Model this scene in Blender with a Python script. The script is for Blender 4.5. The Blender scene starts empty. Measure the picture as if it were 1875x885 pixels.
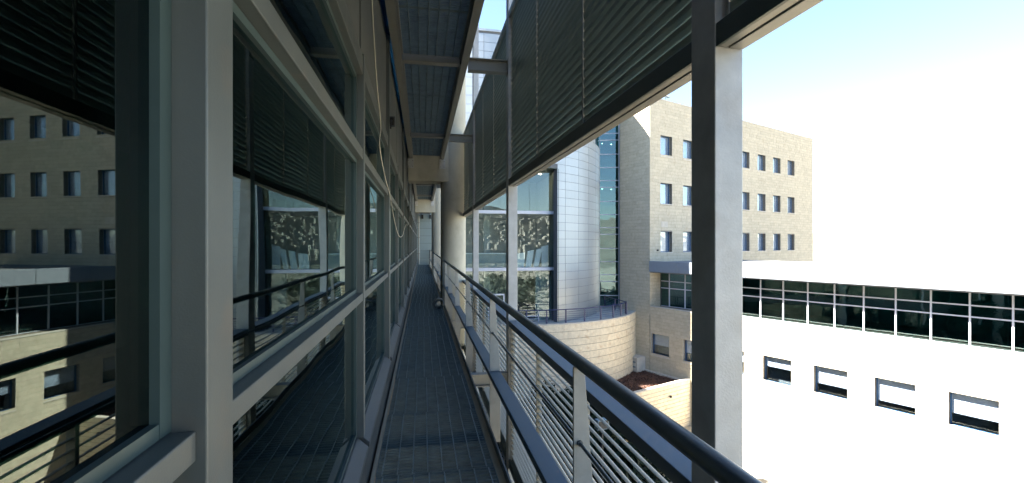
import bpy, math, random
from mathutils import Vector, Matrix
random.seed(7)
S = bpy.context.scene
COL = S.collection
R = math.radians

# ------------------------------------------------------------------ camera, sky, sun, exposure
EYE = 1.55                                   # metres above the grating (grating top = z 0)
YAW = R(10.83)
cd = bpy.data.cameras.new('camera'); cam = bpy.data.objects.new('camera', cd); COL.objects.link(cam)
cd.sensor_width = 36.0; cd.lens = 36.0*860/1875; cd.shift_y = 4.5/1875
cd.clip_start = 0.05; cd.clip_end = 6000
cam.location = (0, 0, EYE); cam.rotation_euler = (R(90), 0, -YAW)
S.camera = cam
SUN_EL, SUN_AZ = R(48), R(-92)               # azimuth from +Y towards +X
wd = bpy.data.worlds.new('World'); S.world = wd; wd.use_nodes = True
nt = wd.node_tree; bg = nt.nodes['Background']
sky = nt.nodes.new('ShaderNodeTexSky'); sky.sky_type = 'NISHITA'; sky.sun_disc = False
sky.sun_elevation = SUN_EL; sky.sun_rotation = SUN_AZ; sky.altitude = 700
sky.air_density = 1.0; sky.dust_density = 0.1; sky.ozone_density = 1.5
nt.links.new(sky.outputs[0], bg.inputs[0]); bg.inputs[1].default_value = 0.055
ld = bpy.data.lights.new('sun', 'SUN'); sun = bpy.data.objects.new('sun', ld); COL.objects.link(sun)
ld.energy = 5.0; ld.angle = R(0.53); ld.color = (1, .95, .86)
sdir = Vector((math.sin(SUN_AZ)*math.cos(SUN_EL), math.cos(SUN_AZ)*math.cos(SUN_EL), math.sin(SUN_EL)))
sun.rotation_euler = sdir.to_track_quat('Z', 'Y').to_euler(); sun.location = sdir*60
S.view_settings.view_transform = 'Standard'; S.view_settings.look = 'None'
S.view_settings.exposure = 3.25; S.view_settings.gamma = 1
S.cycles.max_bounces = 8; S.cycles.diffuse_bounces = 4; S.cycles.glossy_bounces = 4
S.cycles.transparent_max_bounces = 16; S.cycles.caustics_reflective = False; S.cycles.caustics_refractive = False
S.cycles.sample_clamp_indirect = 6

# ------------------------------------------------------------------ materials
def mat(name, col, rough=.6, metal=0, var=.12, scale=3.0, bump=0, bscale=40, spec=.5, island=0, streak=0, stain=None):
    m = bpy.data.materials.new(name); m.use_nodes = True
    n = m.node_tree.nodes; l = m.node_tree.links; p = n['Principled BSDF']
    p.inputs['Roughness'].default_value = rough; p.inputs['Metallic'].default_value = metal
    p.inputs['Specular IOR Level'].default_value = spec
    geo = n.new('ShaderNodeNewGeometry')
    nz = n.new('ShaderNodeTexNoise'); nz.inputs['Scale'].default_value = scale; nz.inputs['Detail'].default_value = 6
    nz.inputs['Roughness'].default_value = .65
    mp = n.new('ShaderNodeMapping')
    if streak: mp.inputs['Scale'].default_value = (1, 1, 1/streak)
    l.new(geo.outputs['Position'], mp.inputs[0]); l.new(mp.outputs[0], nz.inputs['Vector'])
    rmp = n.new('ShaderNodeMapRange'); rmp.inputs[1].default_value = .3; rmp.inputs[2].default_value = .7
    rmp.inputs[3].default_value = 1-var; rmp.inputs[4].default_value = 1+var
    l.new(nz.outputs[0], rmp.inputs[0])
    fac = rmp.outputs[0]
    if island:
        oi = n.new('ShaderNodeObjectInfo'); ad = n.new('ShaderNodeMath'); ad.operation = 'ADD'
        l.new(oi.outputs['Random'], ad.inputs[0]); l.new(geo.outputs['Random Per Island'], ad.inputs[1])
        fr = n.new('ShaderNodeMath'); fr.operation = 'FRACT'; l.new(ad.outputs[0], fr.inputs[0])
        r2 = n.new('ShaderNodeMapRange'); r2.inputs[3].default_value = 1-island; r2.inputs[4].default_value = 1+island
        l.new(fr.outputs[0], r2.inputs[0])
        mu = n.new('ShaderNodeMath'); mu.operation = 'MULTIPLY'; l.new(fac, mu.inputs[0]); l.new(r2.outputs[0], mu.inputs[1])
        fac = mu.outputs[0]
    hs = n.new('ShaderNodeHueSaturation'); hs.inputs['Color'].default_value = (*col, 1)
    l.new(fac, hs.inputs['Value'])
    out = hs.outputs[0]
    if stain:
        n2 = n.new('ShaderNodeTexNoise'); n2.inputs['Scale'].default_value = stain[1]; n2.inputs['Detail'].default_value = 8
        l.new(geo.outputs['Position'], n2.inputs['Vector'])
        r3 = n.new('ShaderNodeMapRange'); r3.inputs[1].default_value = .55; r3.inputs[2].default_value = .72
        r3.inputs[4].default_value = stain[2]; l.new(n2.outputs[0], r3.inputs[0])
        mx = n.new('ShaderNodeMix'); mx.data_type = 'RGBA'; l.new(r3.outputs[0], mx.inputs[0])
        l.new(out, mx.inputs[6]); mx.inputs[7].default_value = (*stain[0], 1); out = mx.outputs[2]
    l.new(out, p.inputs['Base Color'])
    rr = n.new('ShaderNodeMapRange'); rr.inputs[3].default_value = max(.05, rough-.08); rr.inputs[4].default_value = min(1, rough+.12)
    l.new(nz.outputs[0], rr.inputs[0]); l.new(rr.outputs[0], p.inputs['Roughness'])
    if bump:
        nb = n.new('ShaderNodeTexNoise'); nb.inputs['Scale'].default_value = bscale; nb.inputs['Detail'].default_value = 5
        l.new(geo.outputs['Position'], nb.inputs['Vector'])
        b = n.new('ShaderNodeBump'); b.inputs['Strength'].default_value = bump; b.inputs['Distance'].default_value = .02
        l.new(nb.outputs[0], b.inputs['Height']); l.new(b.outputs[0], p.inputs['Normal'])
    return m

def glass(name, tint, base, wav=.02, wscale=.9, gl=(1, 1, 1)):
    m = bpy.data.materials.new(name); m.use_nodes = True
    n = m.node_tree.nodes; l = m.node_tree.links; n.remove(n['Principled BSDF'])
    o = n['Material Output']
    tr = n.new('ShaderNodeBsdfTransparent'); tr.inputs[0].default_value = (*tint, 1)
    gs = n.new('ShaderNodeBsdfGlossy'); gs.inputs['Color'].default_value = (*gl, 1); gs.inputs['Roughness'].default_value = .004
    g0 = n.new('ShaderNodeNewGeometry'); dt = n.new('ShaderNodeVectorMath'); dt.operation = 'DOT_PRODUCT'
    l.new(g0.outputs['Normal'], dt.inputs[0]); l.new(g0.outputs['Incoming'], dt.inputs[1])
    ab = n.new('ShaderNodeMath'); ab.operation = 'ABSOLUTE'; l.new(dt.outputs['Value'], ab.inputs[0])
    om = n.new('ShaderNodeMath'); om.operation = 'SUBTRACT'; om.inputs[0].default_value = 1; om.use_clamp = True; l.new(ab.outputs[0], om.inputs[1])
    pw = n.new('ShaderNodeMath'); pw.operation = 'POWER'; pw.inputs[1].default_value = 5; l.new(om.outputs[0], pw.inputs[0])
    fr = n.new('ShaderNodeMath'); fr.operation = 'MULTIPLY_ADD'; fr.inputs[1].default_value = .96; fr.inputs[2].default_value = .04; l.new(pw.outputs[0], fr.inputs[0])
    ma = n.new('ShaderNodeMath'); ma.operation = 'MULTIPLY_ADD'; ma.inputs[1].default_value = 1-base; ma.inputs[2].default_value = base
    geo = n.new('ShaderNodeNewGeometry'); nz = n.new('ShaderNodeTexNoise'); nz.inputs['Scale'].default_value = wscale
    nz.inputs['Detail'].default_value = 1
    l.new(geo.outputs['Position'], nz.inputs['Vector'])
    b = n.new('ShaderNodeBump'); b.inputs['Strength'].default_value = 1; b.inputs['Distance'].default_value = wav
    l.new(nz.outputs[0], b.inputs['Height']); l.new(b.outputs[0], gs.inputs['Normal'])
    mx = n.new('ShaderNodeMixShader'); l.new(fr.outputs[0], ma.inputs[0]); l.new(ma.outputs[0], mx.inputs[0])
    l.new(tr.outputs[0], mx.inputs[1]); l.new(gs.outputs[0], mx.inputs[2]); l.new(mx.outputs[0], o.inputs[0])
    return m

def emit(name, col, s):
    m = bpy.data.materials.new(name); m.use_nodes = True
    p = m.node_tree.nodes['Principled BSDF']; p.inputs['Emission Color'].default_value = (*col, 1); p.inputs['Emission Strength'].default_value = s
    return m

M = dict(
    alu=mat('frame aluminium', (.105, .118, .113), .38, .25, .10, 6, .05, 300, streak=3, stain=((.16, .13, .10), 9, .35)),
    sillm=mat('sill aluminium', (.075, .083, .083), .45, .2, .12, 6, .05, 200),
    spandrel=mat('spandrel sheet', (.115, .122, .113), .5, .2, .10, 3, .05, 60, island=.05),
    sash=mat('sash frame', (.05, .08, .08), .4, .2),
    kick=mat('kick plate', (.07, .075, .07), .6, 0, .25, 5, .1, 60),
    galv=mat('galvanised grating', (.10, .138, .142), .6, .15, .30, 9, .2, 200),
    galvrod=mat('galvanised cross rod', (.19, .25, .26), .45, .4, .2, 9),
    steel=mat('painted steel', (.20, .20, .175), .45, .1, .10, 4, .06, 150, stain=((.20, .16, .11), 5, .35)),
    galvsteel=mat('weathered galvanised post', (.50, .50, .48), .45, .15, .14, 7, .08, 120, stain=((.28, .20, .12), 4, .3)),
    concrete=mat('fair faced concrete', (.46, .435, .34), .85, 0, .13, 2.2, .25, 45, stain=((.26, .23, .17), 1.6, .45), streak=2.5),
    rail=mat('dark green grey rail paint', (.070, .085, .085), .32, 0, .12, 10, .05, 200, spec=.7),
    flat=mat('sky tinted rail paint', (.075, .112, .138), .4, .0, .10, 10, .04, 160, spec=.35),  # grey rails; the sky mirrored on their flat tops is put into the colour
    post=mat('light grey post paint', (.40, .39, .345), .42, 0, .10, 8, .06, 120, stain=((.27, .22, .16), 12, .35)),
    rod=mat('ribbed steel rod', (.10, .12, .13), .4, .4),
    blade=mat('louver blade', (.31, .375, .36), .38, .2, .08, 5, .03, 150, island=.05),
    bladelow=mat('skylit louver blade', (.46, .44, .385), .4, .15, .08, 5, .03, 150, island=.05),  # same blades as the upper ones; skylight on them put into the colour
    lframe=mat('louver frame', (.06, .078, .068), .4, .2, .10, 5, .04, 150),
    soffit=mat('louver rail', (.30, .29, .25), .42, .2, .12, 6, .05, 150),
    drum=mat('drum panel', (.36, .39, .405), .42, .45, .035, .7, .02, 1.2, island=.035),
    joint=mat('dark joint', (.09, .10, .11), .7),
    stone=mat('limestone cladding', (.52, .455, .335), .9, 0, .10, 5, .4, 28, island=.07, stain=((.40, .31, .20), 2.2, .28)),
    terr=mat('terrace limestone', (.68, .60, .455), .9, 0, .16, 4, .5, 16, island=.04, stain=((.45, .29, .15), 2.5, .45)),
    cope=mat('limestone coping', (.55, .50, .42), .85, 0, .12, 3, .2, 30),
    mortar=mat('mortar', (.24, .20, .155), .95, 0, .1),
    pave=mat('terrace paving', (.46, .45, .41), .8, 0, .14, 1.5, .2, 30),
    navy=mat('navy railing paint', (.02, .028, .095), .35, 0, .1),
    bframe=mat('blue window frame', (.03, .10, .21), .4),
    white=mat('white paint', (.74, .75, .77), .45, 0, .05),
    whitetr=mat('white transom', (.62, .64, .70), .4, .1, .06),
    fascia=mat('grey fascia panel', (.24, .265, .30), .5, .1, .06),
    roofm=mat('roof membrane', (.20, .20, .20), .8, 0, .15, 2),
    blind=mat('window blind', (.74, .76, .80), .8, 0, .06),
    inwall=mat('interior wall', (.25, .29, .29), .8, 0, .06),
    infloor=mat('interior floor', (.16, .16, .15), .5, 0, .1),
    dark=mat('dark fabric', (.02, .022, .024), .7),
    darkwall=mat('office interior', (.16, .18, .18), .8),
    black=mat('black plastic', (.018, .018, .018), .5),
    cable=mat('cream cable', (.50, .47, .38), .55),
    mulch=mat('red brown mulch', (.085, .042, .028), .95, 0, .45, 9, 1.0, 25, island=.35),
    soil=mat('dark planted soil', (.035, .032, .024), .95, 0, .3, 2, .6, 12),
    ground=mat('ground', (.30, .275, .225), .95, 0, .25, .6, .3, 5),
    hill=mat('dry hillside', (.17, .16, .13), .95, 0, .3, .05),
    town=mat('town limestone', (.33, .31, .27), .9, 0, .12, .2, island=.22),
    townwin=mat('town window', (.17, .165, .15), .4),
    leaf=mat('dark leaf', (.011, .019, .010), .8, 0, .3, 4, island=.45, spec=.05),
    scrub=mat('dry scrub', (.12, .12, .09), .9, 0, .4, .3, island=.4),
    olive=mat('olive foliage', (.05, .062, .04), .8, 0, .3, 2, island=.4),
    bark=mat('bark', (.10, .08, .06), .9, 0, .25, 8, .6, 40),
    lampgrey=mat('floodlight housing', (.16, .21, .235), .5, .2),
    endpan=mat('pale siding', (.26, .32, .31), .5, .15, .05, 2, island=.03),
    stainw=mat('stained concrete', (.36, .30, .21), .9),
    bluecable=mat('blue strip', (.09, .24, .40), .35),
)
M['fglass'] = glass('facade glass', (.20, .31, .29), .02, .0025, 1.4, (.86, 1, .98))
M['dglass'] = glass('drum glass', (.86, .93, .92), .03, .0001, .7, (.92, 1, 1))
M['sglass'] = glass('strip glass', (.28, .54, .56), .055, .006, .8, (.80, .98, 1))
M['wglass'] = glass('window glass', (.84, .88, .92), .10, .02, .9, (.9, .97, 1))
M['bluefilm'] = glass('blue translucent strip', (.10, .22, .31), .03)
M['clearlamp'] = glass('lamp glass', (.8, .85, .88), .12)
M['down'] = emit('downlight', (1, .80, .52), 9)

# ------------------------------------------------------------------ mesh builder
class MB:
    def __init__(s): s.v = []; s.f = []; s.sm = []
    def obox(s, o, ex, ey, ez, a0, a1, b0, b1, c0, c1):
        k = len(s.v)
        for c in (c0, c1):
            for a, b in ((a0, b0), (a1, b0), (a1, b1), (a0, b1)):
                s.v.append(o + ex*a + ey*b + ez*c)
        F = [(0, 3, 2, 1), (4, 5, 6, 7), (0, 1, 5, 4), (1, 2, 6, 5), (2, 3, 7, 6), (3, 0, 4, 7)]
        if ex.cross(ey).dot(ez) < 0: F = [f[::-1] for f in F]
        s.f += [tuple(k+i for i in f) for f in F]; s.sm += [False]*6
        return s
    def box(s, x0, x1, y0, y1, z0, z1):
        return s.obox(Vector((0, 0, 0)), Vector((1, 0, 0)), Vector((0, 1, 0)), Vector((0, 0, 1)), x0, x1, y0, y1, z0, z1)
    def prism(s, pts, off):                   # closed polygon (list of Vectors) swept by off
        k = len(s.v); n = len(pts); off = Vector(off)
        nrm = Vector((0, 0, 0))
        for i in range(n): nrm += Vector(pts[i]).cross(Vector(pts[(i+1) % n]))
        if nrm.dot(off) < 0: pts = list(pts)[::-1]
        s.v += [Vector(p) for p in pts] + [Vector(p)+off for p in pts]
        s.f.append(tuple(range(k+n-1, k-1, -1))); s.f.append(tuple(range(k+n, k+2*n)))
        for i in range(n):
            j = (i+1) % n; s.f.append((k+i, k+j, k+n+j, k+n+i))
        s.sm += [False]*(n+2)
        return s
    def tube(s, pts, r, n=8, caps=True):
        pts = [Vector(p) for p in pts]; rs = r if isinstance(r, (list, tuple)) else [r]*len(pts)
        k = len(s.v); up = None; rings = []
        for i, p in enumerate(pts):
            t = (pts[min(i+1, len(pts)-1)] - pts[max(i-1, 0)]).normalized()
            if up is None:
                up = Vector((0, 0, 1)) if abs(t.z) < .9 else Vector((1, 0, 0))
            a = t.cross(up).normalized(); b = a.cross(t).normalized(); up = b
            ring = []
            for j in range(n):
                w = 2*math.pi*j/n
                ring.append(len(s.v)); s.v.append(p + (a*math.cos(w) + b*math.sin(w))*rs[i])
            rings.append(ring)
        for A, B in zip(rings, rings[1:]):
            for j in range(n):
                s.f.append((A[j], A[(j+1) % n], B[(j+1) % n], B[j])); s.sm.append(True)
        if caps:
            for ring, rev in ((rings[0], True), (rings[-1], False)):
                q = len(s.v); s.v += [s.v[i].copy() for i in ring]
                f = tuple(range(q, q+n)); s.f.append(f[::-1] if rev else f); s.sm.append(False)
        return s
    def quad(s, a, b, c, d):
        k = len(s.v); s.v += [Vector(a), Vector(b), Vector(c), Vector(d)]; s.f.append((k, k+1, k+2, k+3)); s.sm.append(False); return s
    def mesh(s, name, m):
        me = bpy.data.meshes.new(name); me.from_pydata([tuple(v) for v in s.v], [], s.f)
        me.polygons.foreach_set('use_smooth', s.sm); me.materials.append(m); me.update(); return me
    def build(s, name, m, parent=None, bevel=0, kind=None, label=None):
        if parent is not None:
            o = wpos(parent); s.v = [v-o for v in s.v]
        ob = bpy.data.objects.new(name, s.mesh(name, m)); COL.objects.link(ob)
        if parent is not None: ob.parent = parent
        if bevel:
            b = ob.modifiers.new('bevel', 'BEVEL'); b.width = bevel; b.segments = 2; b.limit_method = 'ANGLE'
        if kind: ob['kind'] = kind
        if label: ob['label'] = label
        return ob
def wpos(o):
    p = Vector(o.location)
    while o.parent is not None: o = o.parent; p = p + Vector(o.location)
    return p
def inst(name, me, parent, loc, rz=0, scale=None, rx=0):
    ob = bpy.data.objects.new(name, me); COL.objects.link(ob); ob.parent = parent
    ob.location = Vector(loc) - (wpos(parent) if parent is not None else Vector((0, 0, 0)))
    ob.rotation_euler = (rx, 0, rz)
    if scale: ob.scale = scale
    return ob
def thing(name, label, cat, loc, group=None, kind=None):
    o = bpy.data.objects.new(name, None); COL.objects.link(o); o.location = loc; o.empty_display_size = .3
    return tag(o, label, cat, group, kind)
def tag(o, label=None, cat=None, group=None, kind=None):
    if label: o['label'] = label
    if cat: o['category'] = cat
    if group: o['group'] = group
    if kind: o['kind'] = kind
    return o
V = Vector
Z3 = V((0, 0, 1))
def W(u, d, z=0):                             # the yard's own axes (turned with the yaw of the view) -> world
    c, s = math.cos(YAW), math.sin(YAW)
    return V((u*c + d*s, -u*s + d*c, z))

# ------------------------------------------------------------------ ground and hillside
GZ = -13.0
g = MB(); g.quad((-2500, -2500, GZ), (2500, -2500, GZ), (2500, 2500, GZ), (-2500, 2500, GZ))
tag(g.build('ground', M['ground']), kind='structure')
g = MB(); g.box(-1.0, 14.5, -14, 36, GZ, GZ+.02)
tag(g.build('courtyard_soil', M['soil']), kind='structure')

def hill_z(x, y):
    t = min(1, max(0, (-y-160)/700)); t = t*t*(3-2*t)
    return GZ - .5 + 66*t + 7*math.sin(x*.011+1)*t + 4*math.sin(x*.033+y*.01)*t
h = MB(); nx, ny = 60, 40
for j in range(ny+1):
    for i in range(nx+1):
        x = -900 + 2200*i/nx; y = -100 - 1100*j/ny; h.v.append(V((x, y, hill_z(x, y))))
for j in range(ny):
    for i in range(nx):
        a = j*(nx+1)+i; h.f.append((a, a+nx+1, a+nx+2, a+1)); h.sm.append(True)
tag(h.build('hillside', M['hill']), kind='structure')
for (a0, a1, rad, hgt, sd) in ((-20, 150, 900, 46, 1), (-60, 170, 1700, 95, 2)):
    h = MB(); n = 90
    for i in range(n+1):
        a = R(a0+(a1-a0)*i/n); top = hgt*(.55+.25*math.sin(a*5+sd)+.12*math.sin(a*13+sd*2)+.05*math.sin(a*37))
        for k_, (rr_, f) in enumerate(((rad, 0), (rad*1.06, .6), (rad*1.14, 1), (rad*1.3, .9))):
            h.v.append(V((rr_*math.sin(a), rr_*math.cos(a), GZ-1+top*f)))
    for i in range(n):
        for k_ in range(3):
            p = i*4+k_; h.f.append((p, p+4, p+5, p+1)); h.sm.append(True)
    tag(h.build('distant_hills', M['hill']), kind='structure')
tb, tw = MB(), MB()
for k in range(2600):
    y = -random.uniform(230, 880); x = -y*random.uniform(-.05, .42); z = hill_z(x, y)
    if random.random() < .12: continue
    w, dp, hh = random.uniform(6, 16), random.uniform(6, 11), random.choice((3.2, 6.2, 6.2, 9.2, 12.2))
    tb.box(x, x+w, y-dp, y, z-4, z+hh)
    if random.random() < .5: tb.box(x+w*.2, x+w*.55, y-dp*.7, y-.8, z+hh, z+hh+1.8)
    for i in range(int(w//2.4)):
        for q in range(int(hh//3)):
            if random.random() < .8:
                xx = x+.7+i*2.4; zz = z+.9+q*3
                tw.box(xx, xx+1.1, y-.05, y+.06, zz, zz+1.5)
sc_ = MB()
for k in range(2600):
    y = -random.uniform(25, 330); x = -y*random.uniform(-.1, .45)+random.uniform(0, 14); z = hill_z(x, y) if y < -100 else GZ
    r_ = random.uniform(.25, .95)*(1+(-y)/400); n = 7; kk = len(sc_.v)
    sc_.v.append(V((x, y, z+r_*random.uniform(.8, 1.3))))
    for f, q in ((.75, .7), (1.0, .1)):
        for i in range(n):
            a = 6.283*i/n; rr_ = r_*f*random.uniform(.7, 1.15); sc_.v.append(V((x+rr_*math.cos(a), y+rr_*math.sin(a), z+r_*q*random.uniform(.7, 1.1)-.05)))
    for i in range(n):
        p, q = kk+1+i, kk+1+(i+1) % n; sc_.f += [(kk, p, q), (p, p+n, q+n, q)]; sc_.sm += [False, False]
tag(sc_.build('scrub', M['scrub']), kind='stuff')
ol = MB()  # unseen trees added to darken the ground mirrored in the drum glass
for k in range(150):
    y = -random.uniform(12, 95); x = -y*random.uniform(-.05, .40)+random.uniform(4, 15); h_ = random.uniform(1.6, 4.2)
    for q in range(90):
        d_ = V((random.gauss(0, 1), random.gauss(0, 1), random.gauss(0, 1))).normalized(); p = V((x, y, GZ+h_*.62))+V((d_.x*h_*.5, d_.y*h_*.5, d_.z*h_*.42))*random.random()**.35
        u_ = V((random.gauss(0, 1), random.gauss(0, 1), random.gauss(0, 1))).normalized(); w_ = u_.cross(d_+V((.01, .02, .3))).normalized(); L = .22*h_*random.uniform(.5, 1.1)
        ol.quad(p-u_*L, p+w_*L*.5, p+u_*L, p-w_*L*.5)
    ol.tube([(x, y, GZ), (x+.1, y, GZ+h_*.5)], .09, 5)
tag(ol.build('unseen_grove', M['olive']), kind='stuff')
rk = MB()
for k in range(900):
    y = -random.uniform(20, 260); x = -y*random.uniform(-.1, .45)+random.uniform(0, 14); z = hill_z(x, y) if y < -100 else GZ
    w, d2, hh = random.uniform(.4, 3), random.uniform(.3, .8), random.uniform(.2, .7); rk.box(x, x+w, y, y+d2, z-.3, z+hh)
tag(rk.build('rubble_terraces', M['town']), kind='stuff')
tt = thing('hillside_town', 'pale stone houses massed over the sunlit slope behind the viewer', 'town', (0, -100, GZ), kind='stuff')
tb.build('house_mass', M['town'], tt, kind='stuff'); tw.build('window_mass', M['townwin'], tt, kind='stuff')

# ------------------------------------------------------------------ office building with the glazed facade
YS = [-3.45, -1.30, .92, 3.13, 5.38] + [7.48+2.1*i for i in range(14)]     # ... 34.78
YEND = 36.05
off = thing('office_building', 'dark glazed office facade with grey mullions running along the walkway', 'building', (-3, 16, GZ))
b = MB(); b.box(-12, -4.0, -9, YEND, GZ, 9.0); b.box(-4.0, -.52, -9.0, -8.7, GZ, 9.0); b.box(-4.0, -.52, YEND-.3, YEND, GZ, 9.0)
b.build('wall', M['darkwall'], off)
b = MB()
for z0, z1 in ((-4.2, -3.8), (-.20, .16), (2.80, 3.3), (6.4, 6.8)): b.box(-4.0, -.47, -8.7, YEND-.3, z0, z1)
b.build('floor_slab', M['darkwall'], off)
b = MB(); b.box(-12.3, -.47, -9.2, YEND+.1, 9.0, 9.6); b.build('roof', M['roofm'], off)
pane_cache = {}
def box_mesh(dx, dy, dz, m, key):
    k = (round(dx, 4), round(dy, 4), round(dz, 4), m.name)
    if k not in pane_cache:
        pane_cache[k] = MB().box(0, dx, 0, dy, 0, dz).mesh(key, m)
    return pane_cache[k]
TR = [(1.19, 1.24), (2.085, 2.15), (2.62, 2.74)]
for i, y in enumerate(YS):
    main = i % 2 == 0
    w = .055 if main else .032; xf = -.352 if main else -.362
    m = MB(); m.box(-.455, xf, y-w, y+w, .325 if not main else -.02, 3.93 if main else 2.755)
    if main: m.box(-.40, xf-.012, y+w, y+w+.012, .33, 3.9)
    m.build('mullion', M['alu'], off, bevel=.003)
    if main:
        MB().box(-.455, -.385, y-.05, y+.05, 3.96, 9.0).build('mullion', M['alu'], off)
    y1 = YS[i+1] if i+1 < len(YS) else YEND
    a0 = y + w + (.013 if main else .001); a1 = y1 - (.055 if not main else .032) - .001
    if y1 == YEND: a1 = YEND-.05
    for z0, z1 in TR:
        t = MB(); t.box(-.45, -.368, a0, a1, z0, z1)
        if z0 > 2.5: t.box(-.44, -.378, a0, a1, z1+.002, z1+.02)
        t.build('transom', M['alu'], off, bevel=.003)
    # sash frames + panes
    for z0, z1 in ((.335, 1.188), (1.242, 2.083), (2.152, 2.618)):
        f = MB(); q = .035
        f.box(-.447, -.405, a0, a0+q, z0, z1); f.box(-.447, -.405, a1-q, a1, z0, z1)
        f.box(-.446, -.406, a0+q, a1-q, z0, z0+q*.7); f.box(-.446, -.406, a0+q, a1-q, z1-q*.7, z1)
        f.build('sash_frame', M['sash'], off)
        inst('window_pane', box_mesh(.012, a1-a0-2*q, z1-z0-q*1.4, M['fglass'], 'window_pane'), off, (-.432, a0+q, z0+q*.7))
    # sill and kick plate
    s_ = MB(); s_.prism([V((-.45, a0, .333)), V((-.45, a0, .25)), V((-.335, a0, .235)), V((-.335, a0, .268)), V((-.40, a0, .325))], (0, a1-a0, 0))
    s_.build('window_sill', M['sillm'], off, bevel=.003)
    MB().box(-.44, -.352, y-.02, y1-.024, -.06, .234).build('kick_plate', M['kick'], off)
    # spandrel sheets
    n = 2
    for k in range(n):
        b0 = a0+(a1-a0)*k/n; b1 = a0+(a1-a0)*(k+1)/n - .008
        MB().box(-.45, -.388, b0, b1, 2.765, 3.93).build('spandrel_panel', M['spandrel'], off, bevel=.002)
    fl_ = MB(); fl_.prism([V((-.45, y, 3.932)), V((-.336, y, 3.815)), V((-.336, y, 3.83)), V((-.45, y, 3.957))], (0, y1-y-.004, 0)); fl_.build('sky_gap_strip', M['bluefilm'], off)  # strip added to fill the gap; blue of reflected sky put into its tint
    for z0, z1 in ((3.96, 6.3), (6.36, 8.99)):
        inst('window_pane', box_mesh(.012, y1-y-.12, z1-z0, M['fglass'], 'window_pane'), off, (-.432, y+.06, z0))
# lower storeys of the same face, far below the deck
for z0 in (-12.8, -8.6, -4.4):
    for i, y in enumerate(YS):
        y1 = YS[i+1] if i+1 < len(YS) else YEND
        inst('window_pane', box_mesh(.012, y1-y-.12, 3.2, M['fglass'], 'window_pane'), off, (-.432, y+.06, z0))
    MB().box(-.46, -.38, -8.7, YEND, z0+3.2, z0+4.19).build('spandrel_panel', M['spandrel'], off)

# ------------------------------------------------------------------ walkway deck
deck = thing('walkway', None, None, (.08, 16, 0), kind='structure')
def grating_mesh(L, x0, x1, px, py, hb=.025, t=.0022, rod=.0035):
    m = MB(); n = int(round(L/py))
    for i in range(n+1):
        y = i*L/n; y = min(max(y, .004), L-.012)
        m.box(x0, x1, y, y+.011, -hb, -.002)
    nx = int((x1-x0)//px); o = (x1-x0-nx*px)/2
    m.box(x0-.004, x0, 0, L, -hb, -.001); m.box(x1, x1+.004, 0, L, -hb, -.001)
    return m
GX0, GX1 = -.300, .488
PL = 1.165
def rod_mesh(L, x0, x1, px, rod=.0038):
    m = MB(); nx = int((x1-x0)//px); o = (x1-x0-nx*px)/2
    for i in range(nx+1):
        x = x0+o+i*px; m.box(x-rod, x+rod, .003, L-.004, -.009, 0)
    return m
gm = grating_mesh(PL-.020, GX0, GX1, .1015, .045).mesh('grating_panel', M['galv'])
rm_ = rod_mesh(PL-.020, GX0, GX1, .1015).mesh('cross_rod', M['galvrod'])
gm2 = grating_mesh(PL-.020, GX0, GX1, .1015, .0630).mesh('grating_panel', M['galv'])
y = 3.26-PL*5; k = 0
while y < YEND - PL*.3:
    gp = inst('grating_panel', gm if y < 20 else gm2, deck, (random.uniform(-.004, .004), y, random.uniform(-.002, .002)))
    ro = bpy.data.objects.new('cross_rods', rm_); COL.objects.link(ro); ro.parent = gp; ro.location = (random.uniform(-.03, .03), 0, 0); ro['kind'] = 'stuff'
    y += PL; k += 1
e = MB(); e.box(.4935, .545, -3, YEND, -.13, -.004); e.box(-.335, -.309, -3, YEND, -.13, .004)
e.build('edge_channel', M['stainw'], deck, bevel=.003)
e = MB()
yy = -1
while yy < YEND: e.box(-.305, .49, yy, yy+.06, -.13, -.034); yy += PL*2
e.build('joist', M['steel'], deck)

# ------------------------------------------------------------------ railing
def railing(y0, y1, posts, label, endpost):
    r = thing('railing', label, 'railing', (.57, (y0+y1)/2, -.05), 'walkway railings')
    MB().tube([(.572, y0, 1.112), (.572, y1, 1.112)], .0245, 20).build('top_rail', M['rail'], r)
    MB().box(.541, .637, y0, y1-.05, .452, .492).build('middle_rail', M['flat'], r, bevel=.004)
    MB().box(.535, .549, y0, y1-.05, .008, .066).build('bottom_rail', M['rail'], r, bevel=.002)
    rod = MB(); nseg = int((y1-y0)/.012)
    if y0 < 0:
        yr = .55
        pts, rad, i = [], [], 0
        while yr < 3.95:
            pts.append((.575, yr, .81)); rad.append(.0060 if i % 2 else .0071); yr += .008; i += 1
        rod.tube(pts, rad, 8); rod.tube([(.575, 3.95, .81), (.575, y1, .81)], .0065, 6)
    else: rod.tube([(.575, y0, .81), (.575, y1, .81)], .0065, 6)
    rod.build('tie_rod', M['rod'], r)
    for y in posts:
        t = .006
        p = MB(); p.prism([V((.552, y-t, 1.0925)), V((.552, y-t, .4935)), V((.640, y-t, .4935)), V((.594, y-t, 1.0925))], (0, 2*t, 0))
        p.prism([V((.5505, y-t, .450)), V((.5505, y-t, -.10)), V((.640, y-t, -.10)), V((.640, y-t, .450))], (0, 2*t, 0))
        po = p.build('post', M['post'], r, bevel=.002)
        MB().tube([(.575, y-.018, .81), (.575, y-.0065, .81)], .011, 8).build('nut', M['rod'], po)
    if endpost is not None:
        MB().box(.515, .60, endpost-.03, endpost+.03, -.12, 1.14).build('end_post', M['rail'], r, bevel=.003)
    return r
railing(-2.6, 12.30, [-.45, 1.675, 3.87, 6.03, 8.07, 10.12, 11.75], 'nearest walkway railing, dark tube handrail on tapered pale posts beside the pale slatted screens', 12.27)
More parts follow.
